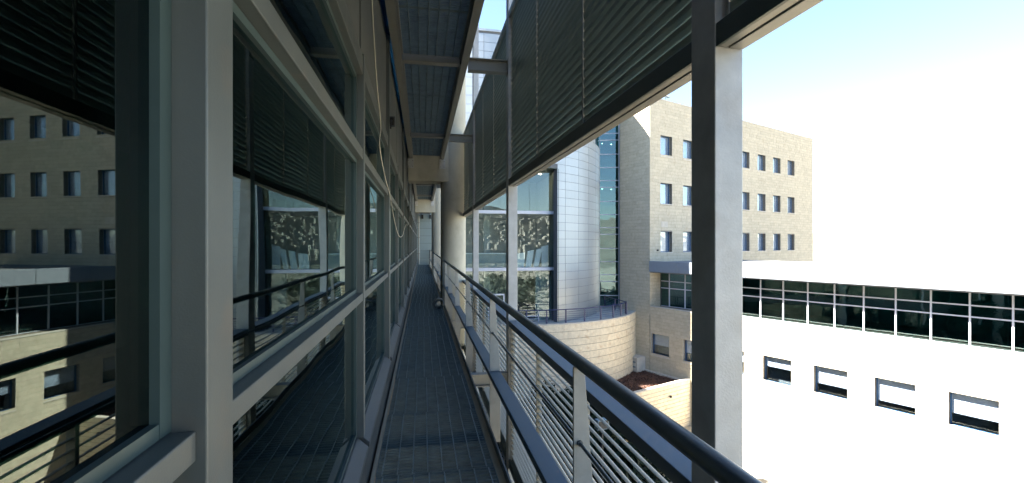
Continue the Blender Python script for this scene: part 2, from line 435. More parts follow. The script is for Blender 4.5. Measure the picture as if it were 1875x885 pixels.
railing(12.95, 24.4, [14.1, 16.2, 18.3, 20.4, 22.5], 'farther walkway railing run beyond the nearest round concrete column', 24.35)
railing(25.05, 35.9, [27, 29.1, 31.2, 33.3], 'last walkway railing run beyond the second concrete column by the pale end wall', 35.85)

# ------------------------------------------------------------------ concrete frames
labels = ['nearest round tan concrete column with its beam over the walkway', 'second round concrete column with beam, farther along the walkway']
for (yc, lab) in zip((12.62, 24.75), labels):
    c = thing('concrete_column', lab, 'column', (.815, yc, GZ), 'round concrete columns by the walkway')
    s_ = MB()
    zs = [GZ, -6.0, -5.985, -1.2, -1.185, 3.13, 3.145, 9.0]
    s_.tube([(.815, yc, z) for z in zs], [.334, .334, .331, .334, .334, .334, .331, .334], 56)
    s_.build('shaft', M['concrete'], c)
    MB().box(-.352, .72, yc-.30, yc+.30, 3.17, 4.35).build('beam', M['concrete'], c, bevel=.012)
    for x in (-.29, .51):
        for zz in (1,):
            p = MB(); p.box(x-.075, x+.075, yc-.316, yc-.301, 3.50, 3.74); pl = p.build('bracket', M['galvsteel'], c, bevel=.003)
            bo = MB()
            for dx in (-.05, .05):
                for z in (3.54, 3.69): bo.tube([(x+dx, yc-.334, z), (x+dx, yc-.3165, z)], .011, 6)
            bo.build('bolt', M['steel'], pl)

# ------------------------------------------------------------------ canopy over the walkway
can = thing('canopy', 'steel canopy of dark grating panels between grey beams above the walkway', 'canopy', (.1, 6, 3.7))
CZ = 3.75
def ybeam(x0, x1, y0, y1, z0, h=.16, f=.012):
    m = MB(); xm = (x0+x1)/2
    m.box(x0, x1, y0, y1, z0, z0+f); m.box(x0, x1, y0, y1, z0+h-f, z0+h); m.box(xm-.005, xm+.005, y0, y1, z0+f, z0+h-f)
    return m
def xbeam(x0, x1, yc, w, z0, h=.155, f=.011):
    m = MB(); m.box(x0, x1, yc-w/2, yc+w/2, z0, z0+f); m.box(x0, x1, yc-w/2, yc+w/2, z0+h-f, z0+h); m.box(x0, x1, yc-.004, yc+.004, z0+f, z0+h-f); return m
runs = [(-2.6, 12.31), (12.93, 24.44), (25.06, 35.9)]
for y0, y1 in runs:
    ybeam(-.332, -.2415, y0, y1, CZ, .20).build('edge_beam', M['steel'], can, bevel=.002)
    ybeam(.467, .553, y0, y1, CZ, .20).build('edge_beam', M['steel'], can, bevel=.002)
cross = [-2.35, 1.62, 5.85, 9.92, 14.0, 18.1, 22.2, 26.3, 30.4, 34.5]
cyp = []
for i, y in enumerate(cross):
    xbeam(-.240, .466, y, .11, CZ+.012, .15).build('crossbeam', M['steel'], can, bevel=.002)
    if i+1 < len(cross): cyp.append((y, cross[i+1]))
def canopy_mesh(ya, L, z):
    m = MB(); n = int(L/.046)
    for i in range(n+1):
        y = ya+i*L/n; m.box(-.235, .461, y, y+.010, z, z+.045)
    for x in [-.2355+.0995*i for i in range(8)]: m.box(x-.0045, x+.0045, ya+.004, ya+L, z-.004, z+.02)
    for f in (.36, .72): m.box(-.235, .461, ya+L*f, ya+L*f+.02, z+.001, z+.034)
    return m
segs = []
for y0, y1 in runs:
    cuts = [y0-.06] + [c for c in cross if y0 < c < y1] + [y1+.06]
    for a, c in zip(cuts, cuts[1:]):
        if c-a > .3: segs.append((a+.07, c-.07))
for a, c in segs:
    g = canopy_mesh(a+.014, c-a-.028, CZ+.085).build('grating_panel', M['galv'], can)
    f = MB(); z0, z1 = CZ+.075, CZ+.125
    f.box(-.2405, -.2215, a, c, z0, z1); f.box(.447, .466, a, c, z0, z1)
    f.box(-.221, .4465, a, a+.012, z0, z1); f.box(-.221, .4465, c-.012, c, z0, z1)
    f.build('panel_frame', M['steel'], g)

# ------------------------------------------------------------------ steel posts that carry the louvers
SP = [-2.62, 1.545, 5.73, 9.80, 13.95, 18.1]
posts_lab = ['galvanised steel post behind the viewer carrying the louver screens', 'galvanised steel post at the near end of the closest full louver screen in view',
 'rust stained pale steel post standing between the two nearest louver screens in view', 'slimmer looking pale steel post just in front of the round column',
 'steel post beside the nearest round column, mostly hidden by it', 'steel post beyond the nearest round column']
for y, lab in zip(SP, posts_lab):
    t = thing('steel_post', lab, 'steel post', (1.107, y+.075, GZ), 'steel posts carrying the louvers')
    MB().box(1.05, 1.165, y, y+.155, GZ, 7.2).build('shaft', M['galvsteel'], t, bevel=.004)
    ib = MB(); yc = y+.078; z0 = 3.686
    ib.box(.556, 1.046, yc-.055, yc+.055, z0, z0+.011); ib.box(.556, 1.046, yc-.055, yc+.055, z0+.144, z0+.155); ib.box(.556, 1.046, yc-.004, yc+.004, z0+.0115, z0+.1435)
    ib.box(1.0465, 1.0495, yc-.07, yc+.07, z0-.02, z0+.175)
    ib.build('tie_beam', M['steel'], t, bevel=.002)
    ob = MB(); z0 = -.215
    ob.box(.548, 1.048, yc-.055, yc+.055, z0, z0+.012); ob.box(.548, 1.048, yc-.055, yc+.055, z0+.145, z0+.157); ob.box(.548, 1.048, yc-.004, yc+.004, z0+.0125, z0+.1445)
    ob.build('outrigger', M['post'], t, bevel=.002)

# ------------------------------------------------------------------ louver screens
PITCH = .0645
def blade_pts(y, upper):                       # thin curved blade, inner edge high, outer edge low
    if upper:
        top = [(-.0265, .030), (-.0235, .008), (-.010, -.012), (.010, -.0245), (.029, -.030)]
        bot = [(.029, -.0325), (.008, -.0275), (-.0125, -.0140), (-.0265, .007), (-.0295, .0305)]
    else:
        top = [(-.031, .0300), (-.010, .0275), (.008, .0200), (.0225, .004), (.028, -.012)]  # same blade, bulged upward so its top face catches the sky
        bot = [(.0265, -.0125), (.0200, .002), (.006, .0170), (-.011, .0245), (-.031, .0272)]
    k = 1 if upper else .88
    return [V((x*k, y, z*k)) for x, z in top+bot]
def blade_mesh(L, upper): return MB().prism(blade_pts(0, upper), (0, L, 0))
bl_cache = {}
def louver(y0, y1, z0, z1, cuts, label, upper, individual):
    t = thing('louver_screen', label, 'louver screen', (1.107, (y0+y1)/2, z0), 'louver screens between the steel posts')
    X0, X1 = (1.052, 1.163)
    lo = .078 if upper else .11
    ya, yb = y0+.002, y1-.002
    if upper:
        m = MB(); m.box(X0, X0+.012, ya, yb, z0, z0+.085); m.build('bottom_rail', M['lframe'], t, bevel=.002)
        m = MB(); m.box(X0+.0125, 1.10, ya, yb, z0+.001, z0+.03); m.box(1.1035, X1, ya, yb, z0-.003, z0+.03); m.build('soffit_rail', M['soffit'], t, bevel=.003)
        MB().box(X0, X1, ya, yb, z1-.075, z1).build('top_rail', M['soffit'], t, bevel=.004)
        zb, ze = z0+.115, z1-.10
    else:
        m = MB(); m.box(X0, X1+.005, ya, yb, z1-.072, z1); m.build('cap_rail', M['flat'], t, bevel=.004)
        MB().box(X0, X1, ya, yb, z0, z0+.10).build('bottom_rail', M['lframe'], t, bevel=.003)
        zb, ze = z0+.13, z1-.105
    n = int((ze-zb)/PITCH)+1
    edges = [y0+.006]+cuts+[y1-.006]
    big = MB()
    for a, c in zip(edges, edges[1:]):
        a2, c2 = a+.012, c-.012; L = c2-a2
        MB().box(1.085, 1.135, c2+.001, c2+.006, zb-.03, ze+.03).build('blade_bracket', M['soffit'], t)
        MB().box(1.085, 1.135, a2-.006, a2-.001, zb-.03, ze+.03).build('blade_bracket', M['soffit'], t)
        MB().box(1.078, 1.0845, c2-.020, c2-.002, zb-.03, ze+.03).build('clip_strip', M['post'], t)
        k = (round(L, 3), upper)
        if individual and k not in bl_cache: bl_cache[k] = blade_mesh(L, upper).mesh('blade', M['blade'] if upper else M['bladelow'])
        for i in range(n):
            z = zb+i*(ze-zb)/(n-1)
            if individual:
                inst('blade', bl_cache[k], t, (1.113, a2, z))
            else:
                big.prism([p+V((1.113, a2, z)) for p in blade_pts(0, upper)], (0, L, 0))
    if big.v: big.build('blade', M['blade'] if upper else M['bladelow'], t, kind='stuff')
bays = [(-2.465, 1.545, [-1.13, .22]), (1.70, 5.73, [3.09, 4.41]), (5.885, 9.80, [7.19, 8.49]), (9.955, 13.95, [11.3, 12.6]), (14.105, 18.1, [15.4, 16.8])]
wh = ['nearest louver screen, beside and behind the viewer', 'louver screen with large blades, second bay from the viewer', 'louver screen between the rust stained post and the next post', 'narrow looking louver screen just in front of the round column', 'louver screen hidden past the round column']
for (y0, y1, cuts), w, ind in zip(bays, wh, (True, True, True, False, False)):
    louver(y0, y1, 2.27, 4.43, cuts, 'upper dark ' + w, True, ind)
    louver(y0, y1, -1.22, .60, cuts, 'lower pale slatted ' + w, False, ind)

# ------------------------------------------------------------------ odds and ends on the facade and deck
pts = [(-.341, 3.30, 3.60), (-.343, 3.40, 3.25), (-.345, 3.77, 2.80), (-.343, 4.09, 2.57), (-.335, 3.90, 2.33), (-.338, 4.5, 2.17), (-.33, 5.06, 2.05), (-.33, 6.1, 1.78), (-.33, 7.17, 1.66), (-.33, 8.3, 1.70), (-.335, 9.4, 1.86), (-.34, 10.4, 1.97)]
def smooth(pts, n=6):
    P = [V(p) for p in pts]; out = []
    for i in range(len(P)-1):
        p0, p1, p2, p3 = P[max(i-1, 0)], P[i], P[i+1], P[min(i+2, len(P)-1)]
        for k in range(n):
            t = k/n; out.append(.5*((2*p1)+(-p0+p2)*t+(2*p0-5*p1+4*p2-p3)*t*t+(-p0+3*p1-3*p2+p3)*t**3))
    return out+[P[-1]]
tag(MB().tube(smooth(pts), .0042, 7).build('cable', M['cable']), 'loose cream cable drooping across the facade glazing', 'cable')
q = thing('junction_box', 'small black box clamped to a facade mullion near the canopy', 'junction box', (-.34, 5.38, 2.9))
MB().box(-.351, -.300, 5.33, 5.43, 2.86, 2.95).build('housing', M['black'], q, bevel=.012)
MB().tube([(-.33, 5.33, 2.905), (-.33, 5.27, 2.90), (-.335, 5.25, 2.80)], .008, 7).build('cable_gland', M['black'], q)
MB().box(-.3505, -.296, 5.345, 5.36, 2.85, 2.96).build('clip', M['rod'], q)
q = thing('conduit', 'pale vertical conduit with clips at the far end of the facade', 'conduit', (-.24, 35.6, 0))
MB().tube([(-.24, 35.6, .05), (-.24, 35.6, 3.6)], .05, 10).build('pipe', M['post'], q)
m = MB(); [m.box(-.33, -.185, 35.57, 35.63, z, z+.06) for z in (.8, 2.0, 3.1)]; m.build('clip', M['black'], q)
q = thing('cable_reel', 'small grey coil of cable left on the grating by the railing', 'cable coil', (.40, 11.3, .01))
ring = [(.385+.115*math.cos(w), 11.35+.02*math.sin(2*w), .135+.115*math.sin(w)) for w in [2*math.pi*i/20 for i in range(21)]]
m = MB()
for dy in (-.05, 0, .05): m.tube([V(p)+V((0, dy, 0)) for p in ring], .017, 6)
m.build('coil', M['rod'], q); MB().tube([(.385, 11.27, .135), (.385, 11.43, .135)], .05, 10).build('core', M['post'], q)
q = thing('end_wall', 'pale horizontal metal siding wall closing the far end of the walkway', 'wall', (0, 36.3, -.2))
MB().box(-.5, .95, 36.13, 36.6, GZ, 7.3).build('backing', M['joint'], q)
z = -1.2; 
while z < 7.2:
    MB().box(-.5, .95, 36.10, 36.135, z+.008, z+.552).build('siding_panel', M['endpan'], q, bevel=.004); z += .56
m = MB()
for x in (-.05, .55): m.box(x, x+.14, 35.9, 36.095, 3.45, 3.75)
m.build('bracket', M['black'], q)

# ------------------------------------------------------------------ round drum building
DC = W(-4.3, 46.4); DR = 12.75; TZ = -4.5; DTOP = 16.9; LINT = 7.39
NX1, NY = 10.28, 36.10
drum = thing('drum_building', 'round tower clad in silver metal panels with a tall glazed opening', 'building', (DC.x, DC.y, GZ))
def dpt(a, r, z): return V((DC.x + r*math.cos(a), DC.y + r*math.sin(a), z))
aN = math.atan2(-math.sqrt(DR**2-(NX1-DC.x)**2), NX1-DC.x)       # angle of the notch's corner
DA = R(7.86); PH = .6438
def arc(m, a0, a1, r0, r1, z0, z1, n):
    k = len(m.v)
    for i in range(n+1):
        a = a0+(a1-a0)*i/n
        for r, z in ((r0, z0), (r1, z0), (r1, z1), (r0, z1)): m.v.append(dpt(a, r, z))
    for i in range(n):
        p = k+4*i; q = p+4
        for j in range(4):
            m.f.append((p+j, q+j, q+(j+1) % 4, p+(j+1) % 4)); m.sm.append(False)
    m.f.append((k, k+1, k+2, k+3)); e = k+4*n; m.f.append((e+3, e+2, e+1, e)); m.sm += [False, False]
    return m
# dark shell behind the panels: below the lintel from the notch round to the back, above it the full circle
sh = MB(); aB = R(150)
arc(sh, aN+.0005, aB, DR-.45, DR-.022, GZ, LINT, 60); arc(sh, -math.pi, math.pi, DR-.45, DR-.022, LINT, DTOP-.05, 120)
sh.build('shell', M['joint'], drum)
sh = MB(); sh.prism([dpt(2*math.pi*i/64, DR-.1, DTOP-.06) for i in range(64)], (0, 0, .3)); sh.build('roof', M['roofm'], drum)
arc(MB(), -math.pi, math.pi, DR-.25, DR+.03, DTOP+.02, DTOP+.16, 128).build('parapet_cap', M['drum'], drum)
m = MB(); arc(m, 0, DA-.002, DR-.02, DR+.010, .011, PH-.011, 4)
pm = MB(); pm.v = [v-V((DC.x, DC.y, 0)) for v in m.v]; pm.f = m.f; pm.sm = m.sm
panel_me = pm.mesh('cladding_panel', M['drum'])
rest = MB(); cnt = 0
rows = int((DTOP-TZ)/PH)+1
win = (R(-38), R(-18))
cand = []
for j in range(rows):
    z = TZ+j*PH
    for i in range(46):
        a = aN + (i-11.5)*DA
        full = i >= 12
        if not full and z < LINT-.05: continue
        if z+PH > DTOP+.1: continue
        zz = z
        cand.append((j, i, a, z))
for j, i, a, z in cand:
    # keep the dark strip window high on the right clear
    if 10.1 <= z < 12.6 and 15 <= i <= 16: continue
    if i >= 12 and i <= 17 and cnt < 170 or (z > 10 and 8 <= i < 12 and cnt < 230):
        ob = inst('cladding_panel', panel_me, drum, (DC.x, DC.y, z), a); cnt += 1
    else:
        arc(rest, a, a+DA-.002, DR-.02, DR+.010, z+.011, z+PH-.011, 4)
for j in range(rows):
    z = TZ+j*PH
    if z < LINT-.05: arc(MB(), aN+.0005, aN+.5*DA-.002, DR-.02, DR+.010, z+.011, z+PH-.011, 2).build('cladding_panel', M['drum'], drum)
rest.build('cladding_panel', M['drum'], drum, kind='stuff')
m = MB(); arc(m, aN+3.5*DA+.01, aN+5.5*DA-.01, DR-.35, DR-.015, 10.15, 12.55, 6); m.build('window_pane', M['sglass'], drum)
# notch: reveal, glass wall, transoms
m = MB(); m.box(NX1-.02, NX1+.12, NY-1.05, NY+.3, GZ, LINT-.03); m.build('reveal', M['sash'], drum)
cut = [V((x, DC.y-math.sqrt((DR-.03)**2-(x-DC.x)**2), LINT-.02)) for x in [-.5+(NX1-.03+.5)*i/24 for i in range(25)]]
m = MB(); m.prism([V((-.5, NY+.4, LINT-.02))]+cut+[V((NX1-.03, NY+.4, LINT-.02))], (0, 0, .3)); m.build('lintel', M['sash'], drum)
GX_ = [.97, 2.5, 4.05, 5.9, 8.32, NX1-.03]
lv = [(-4.47, -.56), (-.28, 3.90), (4.17, 7.36)]
for (z0, z1) in lv:
    for a, c in zip(GX_, GX_[1:]):
        inst('window_pane', box_mesh(c-a-.016, .016, z1-z0, M['dglass'], 'window_pane'), drum, (a+.008, NY, z0))
for z in (-.55, 3.91): MB().box(.97, NX1-.025, NY-.10, NY+.08, z, z+.25).build('transom', M['whitetr'], drum, bevel=.01)
MB().box(NX1-.16, NX1-.025, NY-.06, NY+.1, TZ, -.56).build('window_jamb', M['sash'], drum)
MB().box(NX1-1.35, NX1-.03, NY+.55, NY+.7, TZ, -.56).build('pier', M['inwall'], drum)
# entrance frames in the lowest bay
m = MB()
m.box(3.05, 6.3, NY-.06, NY-.003, -2.45, -2.33)
for x in (3.05, 4.1, 5.0, 6.2): m.box(x, x+.11, NY-.058, NY-.004, TZ, -2.45)
m.build('door_frame', M['whitetr'], drum, bevel=.006)
# rooms behind the glass
m = MB()
for z in (-.54, 3.92): m.box(-4, NX1+.9, NY+.09, 43, z, z+.23)
m.box(-4, NX1+.9, NY+.09, 43, 7.3, 7.55); m.box(-4, NX1+.9, NY+.02, 43, TZ-.3, TZ-.02)
m.build('floor_slab', M['inwall'], drum)
m = MB(); m.box(-4, NX1+.9, 43.01, 43.3, TZ, 7.5); m.box(NX1+.3, NX1+.7, NY+.42, 43, TZ, 7.3); m.build('room_wall', M['inwall'], drum)
m = MB()
for x in (1.6, 5.0): m.box(x, x+.5, 38.5, 39, TZ, 7.3)
m.build('room_pillar', M['inwall'], drum)
for x, y, z in ((7.6, 37.6, 7.29), (8.2, 37.9, 7.29), (8.8, 38.4, 7.29), (9.5, 37.4, 7.29), (7.0, 38.6, 7.29), (6.5, 39.4, 7.29), (9.0, 37.2, -.56), (9.6, 38.4, -.56), (5.0, 37.2, -.56)):
    MB().tube([(x, y, z-.03), (x, y, z)], .10, 12).build('downlight', M['down'], drum)
# white partitions on the middle floor, counter on the left, dark sofa below
k = 0
for x, w, hh, tilt in ((7.25, .75, 1.15, .10), (8.1, .5, 1.35, .22), (8.75, .45, 1.5, .30), (9.45, .55, 1.75, .0)):
    t = MB(); t.prism([V((x, 36.7, -.285)), V((x+w, 36.7, -.285)), V((x+w+tilt, 36.7, -.285+hh)), V((x+tilt, 36.7, -.285+hh*.93))], (0, .25, 0))
    ob = t.build('display_board', M['white'], bevel=.01)
    tag(ob, ['low white board leftmost of four behind the middle floor glass', 'leaning white board second from left behind the middle floor glass', 'strongly leaning white board third from left behind the middle floor glass', 'tall upright white board nearest the drum reveal on the middle floor'][k], 'display board', 'white boards behind the glass'); k += 1
t = thing('counter', 'long pale counter behind the middle floor glass left of the boards', 'counter', (4.6, 37.4, -.31))
MB().box(2.4, 6.6, 37.3, 37.9, -.305, .75).build('front', M['inwall'], t, bevel=.01); MB().box(2.3, 6.7, 37.2, 38, .752, .82).build('worktop', M['white'], t, bevel=.01)
t = thing('sofa', 'dark upholstered sofa behind the terrace level glass', 'sofa', (8.2, 37.2, TZ))
MB().box(6.9, 9.6, 36.8, 37.7, TZ, TZ+.5).build('seat', M['dark'], t, bevel=.05); MB().box(6.9, 9.6, 37.7, 37.95, TZ, TZ+1.25).build('backrest', M['dark'], t, bevel=.05)
for x in (6.65, 9.605): MB().box(x, x+.245, 36.8, 37.9, TZ, TZ+.75).build('armrest', M['dark'], t, bevel=.04)
t = thing('bench_frame', 'low white tubular frame standing on the terrace in front of the glass', 'bench', (8.1, 35.5, TZ))
for x in (7.2, 8.9): MB().tube([(x, 35.5, TZ), (x, 35.5, TZ+.9)], .035, 8).build('leg', M['whitetr'], t)
for z in (.9, .45, .22): MB().tube([(7.2, 35.5, TZ+z), (8.9, 35.5, TZ+z)], .03, 8).build('rail', M['whitetr'], t)

# ------------------------------------------------------------------ curved terrace
TC = W(.58, 46.6); TR_ = 11.4
ter = thing('curved_terrace', 'curved limestone terrace wall of long courses in front of the drum', 'terrace', (TC.x, TC.y, GZ))
def tpt(a, r, z): return V((TC.x+r*math.cos(a), TC.y+r*math.sin(a), z))
A0, A1 = R(-142), R(20)
DCs = DC
def tarc(m, a0, a1, r0, r1, z0, z1, n):
    global DC
    keep = DC; DC = TC; arc(m, a0, a1, r0, r1, z0, z1, n); DC = keep; return m
tarc(MB(), A0, A1, TR_-.5, TR_-.03, GZ, TZ-.12, 90).build('core', M['mortar'], ter)
CH = .553; nc = int((TZ-.10-GZ)/CH)
other = MB(); cnt = 0
stone_a = 1.25/TR_
for j in range(nc+1):
    z1 = TZ-.10-j*CH; z0 = z1-CH+.036
    a = A0 - random.random()*stone_a*.5
    while a < A1:
        da = stone_a*random.uniform(.75, 1.25); b_ = min(a+da-.00035, A1)
        vis = R(-95) < a < R(-2) and j < 11
        rr = TR_+random.uniform(-.004, .004)
        if vis and cnt < 180:
            tarc(MB(), a, b_, TR_-.06, rr, z0, z1, 3).build('stone', M['terr'], ter); cnt += 1
        else: tarc(other, a, b_, TR_-.06, rr, z0, z1, 3)
        a += da
other.build('stone', M['terr'], ter, kind='stuff')
m = MB(); n = 26
for i in range(n):
    a = A0+(A1-A0)*i/n; tarc(m, a, a+(A1-A0)/n-.0008, TR_-.42, TR_+.012, TZ-.095, TZ, 4)
m.build('coping', M['cope'], ter)
fl = [tpt(A0+(A1-A0)*i/60, TR_-.425, TZ-.2) for i in range(61)]
MB().prism(fl, (0, 0, .188)).build('paving', M['pave'], ter)
# terrace railing
rail = thing('terrace_railing', 'dark blue metal railing along the curved terrace edge', 'railing', tuple(tpt(R(-60), TR_-.3, TZ)))
def ray_on_circle(px, r):                      # where that bearing meets the terrace circle
    t = (px-937.5)/860; d_ = W(t, 1); d_.z = 0
    o = -V((TC.x, TC.y, 0)); aa = d_.dot(d_); bb = d_.dot(o); cc = o.dot(o)-r*r
    k = (-bb-math.sqrt(max(0, bb*bb-aa*cc)))/aa; p = d_*k
    return math.atan2(p.y-TC.y, p.x-TC.x)
RR = TR_-.28
pa = [ray_on_circle(px, RR) for px in (926, 964, 1001, 1036, 1070.3, 1100, 1122.8, 1137, 1147.5)]
a_end = pa[-1]
arcp = [tpt(pa[0]-.35+(a_end-pa[0]+.35)*i/40, RR, 0) for i in range(41)]
corner = arcp[-1]; back = W(9.0, 45.6)
def railrun(m, z, r): m.tube([p+V((0, 0, TZ+z)) for p in arcp]+[V((back.x, back.y, TZ+z))], r, 6)
m = MB(); railrun(m, 1.02, .045); m.build('top_rail', M['navy'], rail)
for z in (.2, .36, .52, .68, .84):
    m = MB(); railrun(m, z, .012); m.build('wire', M['navy'], rail)
for p in [tpt(a, RR, 0) for a in pa] + [V((corner.x, corner.y, 0)).lerp(V((back.x, back.y, 0)), f) for f in (.04, .5, 1.0)]:
    MB().box(p.x-.045, p.x+.045, p.y-.045, p.y+.045, TZ, TZ+1.0).build('post', M['navy'], rail)
q = thing('terrace_spotlight', 'small dark blue spotlight on the terrace behind the corner of the railing', 'spotlight', tuple(W(13.2/1.0*0+ .2175*44.5, 44.5, TZ)))
o = wpos(q); MB().tube([o, o+V((0, 0, .25))], .04, 8).build('stem', M['navy'], q); MB().tube([o+V((-.14, 0, .34)), o+V((.14, 0, .34))], .13, 12).build('head', M['navy'], q)

# ------------------------------------------------------------------ limestone block (tall part + low wing)
C = W(12.04, 41.0); eL = W(-.556, .831); eR = W(.831, .556); nL = -eR.copy(); nR = -eL.copy()
for v in (eL, eR, nL, nR): v.z = 0
TTOP = 14.4; BED = -9.55
blk = thing('stone_building', 'tall limestone block with square blue framed windows and a low wing', 'building', tuple(C+eR*3+eL*3+V((0, 0, GZ))))
def rects_minus(s0, s1, z0, z1, holes):
    xs = sorted({s0, s1, *[h for H in holes for h in H[:2] if s0 < h < s1]}); zs = sorted({z0, z1, *[h for H in holes for h in H[2:] if z0 < h < z1]})
    out = []
    for a, b_ in zip(xs, xs[1:]):
        for c, d_ in zip(zs, zs[1:]):
            if not any(H[0] <= (a+b_)/2 <= H[1] and H[2] <= (c+d_)/2 <= H[3] for H in holes): out.append((a, b_, c, d_))
    return out
ZERO = V((0, 0, 0)); unit = {}
def stone_obj(o, e, nrm, a, b_, z0, z1, proud):
    t = MB(); t.obox(o, e, nrm, Z3, a, b_, -.03, proud, z0, z1); return t.build('stone', M['stone'], blk)
stuff_st = MB(); scount = [0]
def cladding(o, e, nrm, s0, s1, z0, z1, holes, near):
    m = MB()
    for r in rects_minus(s0+(.33 if s0 == 0 else 0), s1, z0, z1, holes): m.obox(o, e, nrm, Z3, r[0], r[1], -.30, -.012, r[2], r[3])
    m.build('wall', M['mortar'], blk)
    CHh = .283; z = z0; j = 0
    while z < z1-.03:
        zt = min(z+CHh-.011, z1); s = s0 - random.random()*.5
        iv = [(s0, s1)]
        cuts = [H for H in holes if H[2] < (z+zt)/2 < H[3]]
        for H in cuts:
            iv = [p for a, b_ in iv for p in ((a, min(b_, H[0])), (max(a, H[1]), b_)) if p[1]-p[0] > .03]
        bounds = []
        while s < s1:
            w = random.choice((.42, .55, .7, .85, 1.0)); bounds.append((s, s+w)); s += w
        for a, b_ in bounds:
            for i0, i1 in iv:
                p, q = max(a, i0), min(b_, i1)-.009
                if q-p < .04: continue
                pr = random.uniform(-.004, .007)
                if near(p, z) and scount[0] < 295:
                    stone_obj(o, e, nrm, p, q, z, zt, pr); scount[0] += 1
                else: stuff_st.obox(o, e, nrm, Z3, p, q, -.03, pr, z, zt)
        z += CHh; j += 1
def window(o, e, nrm, a, b_, z0, z1, dep=.36):
    # reveal lining, frame, pane, blind
    m = MB()
    m.obox(o, e, nrm, Z3, a-.03, a, -dep-.1, -.002, z0-.03, z1+.03); m.obox(o, e, nrm, Z3, b_, b_+.03, -dep-.1, -.002, z0-.03, z1+.03)
    m.obox(o, e, nrm, Z3, a, b_, -dep-.1, -.002, z1, z1+.03)
    m.build('reveal', M['cope'], blk)
    MB().obox(o, e, nrm, Z3, a-.04, b_+.04, -dep-.1, .035, z0-.09, z0).build('window_sill', M['cope'], blk)
    f = MB(); q = .055
    f.obox(o, e, nrm, Z3, a, a+q, -dep-.05, -dep+.03, z0, z1); f.obox(o, e, nrm, Z3, b_-q, b_, -dep-.05, -dep+.03, z0, z1)
    f.obox(o, e, nrm, Z3, a+q, b_-q, -dep-.05, -dep+.029, z0, z0+q); f.obox(o, e, nrm, Z3, a+q, b_-q, -dep-.05, -dep+.029, z1-q, z1)
    fo = f.build('window', M['bframe'], blk)
    MB().obox(o, e, nrm, Z3, a+q, b_-q, -dep-.02, -dep-.012, z0+q, z1-q).build('pane', M['wglass'], fo)
    hb = 0 if z0 > 0 else random.uniform(.2, .8)
    MB().obox(o, e, nrm, Z3, a+.005, b_-.005, -dep-.085, -dep-.055, z0+.005+(z1-z0)*hb, z1-.005).build('blind', M['blind'], fo)
    MB().obox(o, e, nrm, Z3, a-.2, b_+.2, -dep-.95, -dep-.9, z0-.2, z1+.2).build('room', M['darkwall'], fo)
# right face of the tall part
holesR = []
for zc in (9.42, 5.15, .82):
    for k in range(8): holesR.append((1.42+3.2*k, 3.02+3.2*k, zc, zc+1.86))
cladding(C, eR, nR, 0, 30, -4.6, TTOP, holesR, lambda s, z: s < 6.4 and z > 7.2)
for H in holesR: window(C, eR, nR, *H)
# left face, blank
cladding(C, eL, nL, .034, 3.5, GZ, TTOP, [], lambda s, z: s < 3.7 and 1.0 < z < 10.5)
m = MB(); m.obox(C, eR, eL, Z3, .3, 30, .3, 3.5, TTOP-.6, TTOP-.3); m.build('roof', M['roofm'], blk)
m = MB(); m.obox(C, eR, eL, Z3, -.015, 30, -.015, .34, TTOP, TTOP+.09); m.obox(C, eR, eL, Z3, -.015, .34, .341, 3.5, TTOP, TTOP+.09); m.build('coping', M['cope'], blk)
m = MB(); m.obox(C, eR, eL, Z3, 29.7, 30, .3, 3.5, GZ, TTOP-.3); m.obox(C, eR, eL, Z3, .3, 29.7, 3.2, 3.5, GZ, TTOP-.3); m.obox(C, eR, eL, Z3, 1.6, 29.6, 1.6, 3.1, GZ, TTOP-.7); m.build('rear_wall', M['mortar'], blk)
# low wing: its face continues the left plane towards the viewer
LW = 24.0; SILL = -3.93; HEAD = -.95
holesW = [(.12+3.25*k, 2.0+3.25*k, -8.02, -6.15) for k in range(7)]
cladding(C, nR, nL, 0.02, LW, GZ, SILL, holesW, lambda s, z: False)
for H in holesW: window(C, nR, nL, *H, dep=.32)
m = MB(); m.obox(C, nR, nL, Z3, -.0, LW, -.32, .03, SILL, SILL+.07); m.build('ledge', M['cope'], blk)
m = MB(); m.obox(C, nR, nL, Z3, .35, LW, -1.9, -.31, SILL-.2, SILL-.005); m.build('ledge_floor', M['mortar'], blk)
# glazed band set back under the canopy roof
GB = C + eR*1.42
ks = [0.02, .96] + [2.55+1.6*i for i in range(14)]
zz = [SILL+.06, -2.05, -1.62, HEAD]; zz = [SILL+.02, -2.33, -1.72, HEAD]
m = MB(); m.obox(GB, nR, nL, Z3, 0.02, .09, -.06, .06, SILL+.01, HEAD); m.build('mullion', M['alu'], blk)
for k in ks[1:]:
    if k < LW-.2: MB().obox(GB, nR, nL, Z3, k-.04, k+.04, -.06, .06, SILL+.01, HEAD).build('mullion', M['whitetr'], blk)
for a, b_ in zip(ks, ks[1:]):
    if b_ > LW: break
    for z0, z1 in zip(zz, zz[1:]):
        MB().obox(GB, nR, nL, Z3, a+.041, b_-.041, -.04, .045, z1-.035, z1+.035).build('transom', M['whitetr'], blk)
        inst_ = MB().obox(GB, nR, nL, Z3, a+.041, b_-.041, -.006, .006, z0+.036, z1-.036); inst_.build('window_pane', M['sglass'], blk)
    MB().obox(GB, nR, nL, Z3, a+.041, b_-.041, -.04, .045, zz[0], zz[0]+.035).build('transom', M['whitetr'], blk)
m = MB(); m.obox(C, nR, nL, Z3, .3, LW, -7.5, -7.2, SILL-.2, HEAD); m.obox(C, nR, nL, Z3, .3, LW, -7.2, -1.95, SILL-.3, SILL-.1); m.build('room_wall', M['inwall'], blk)
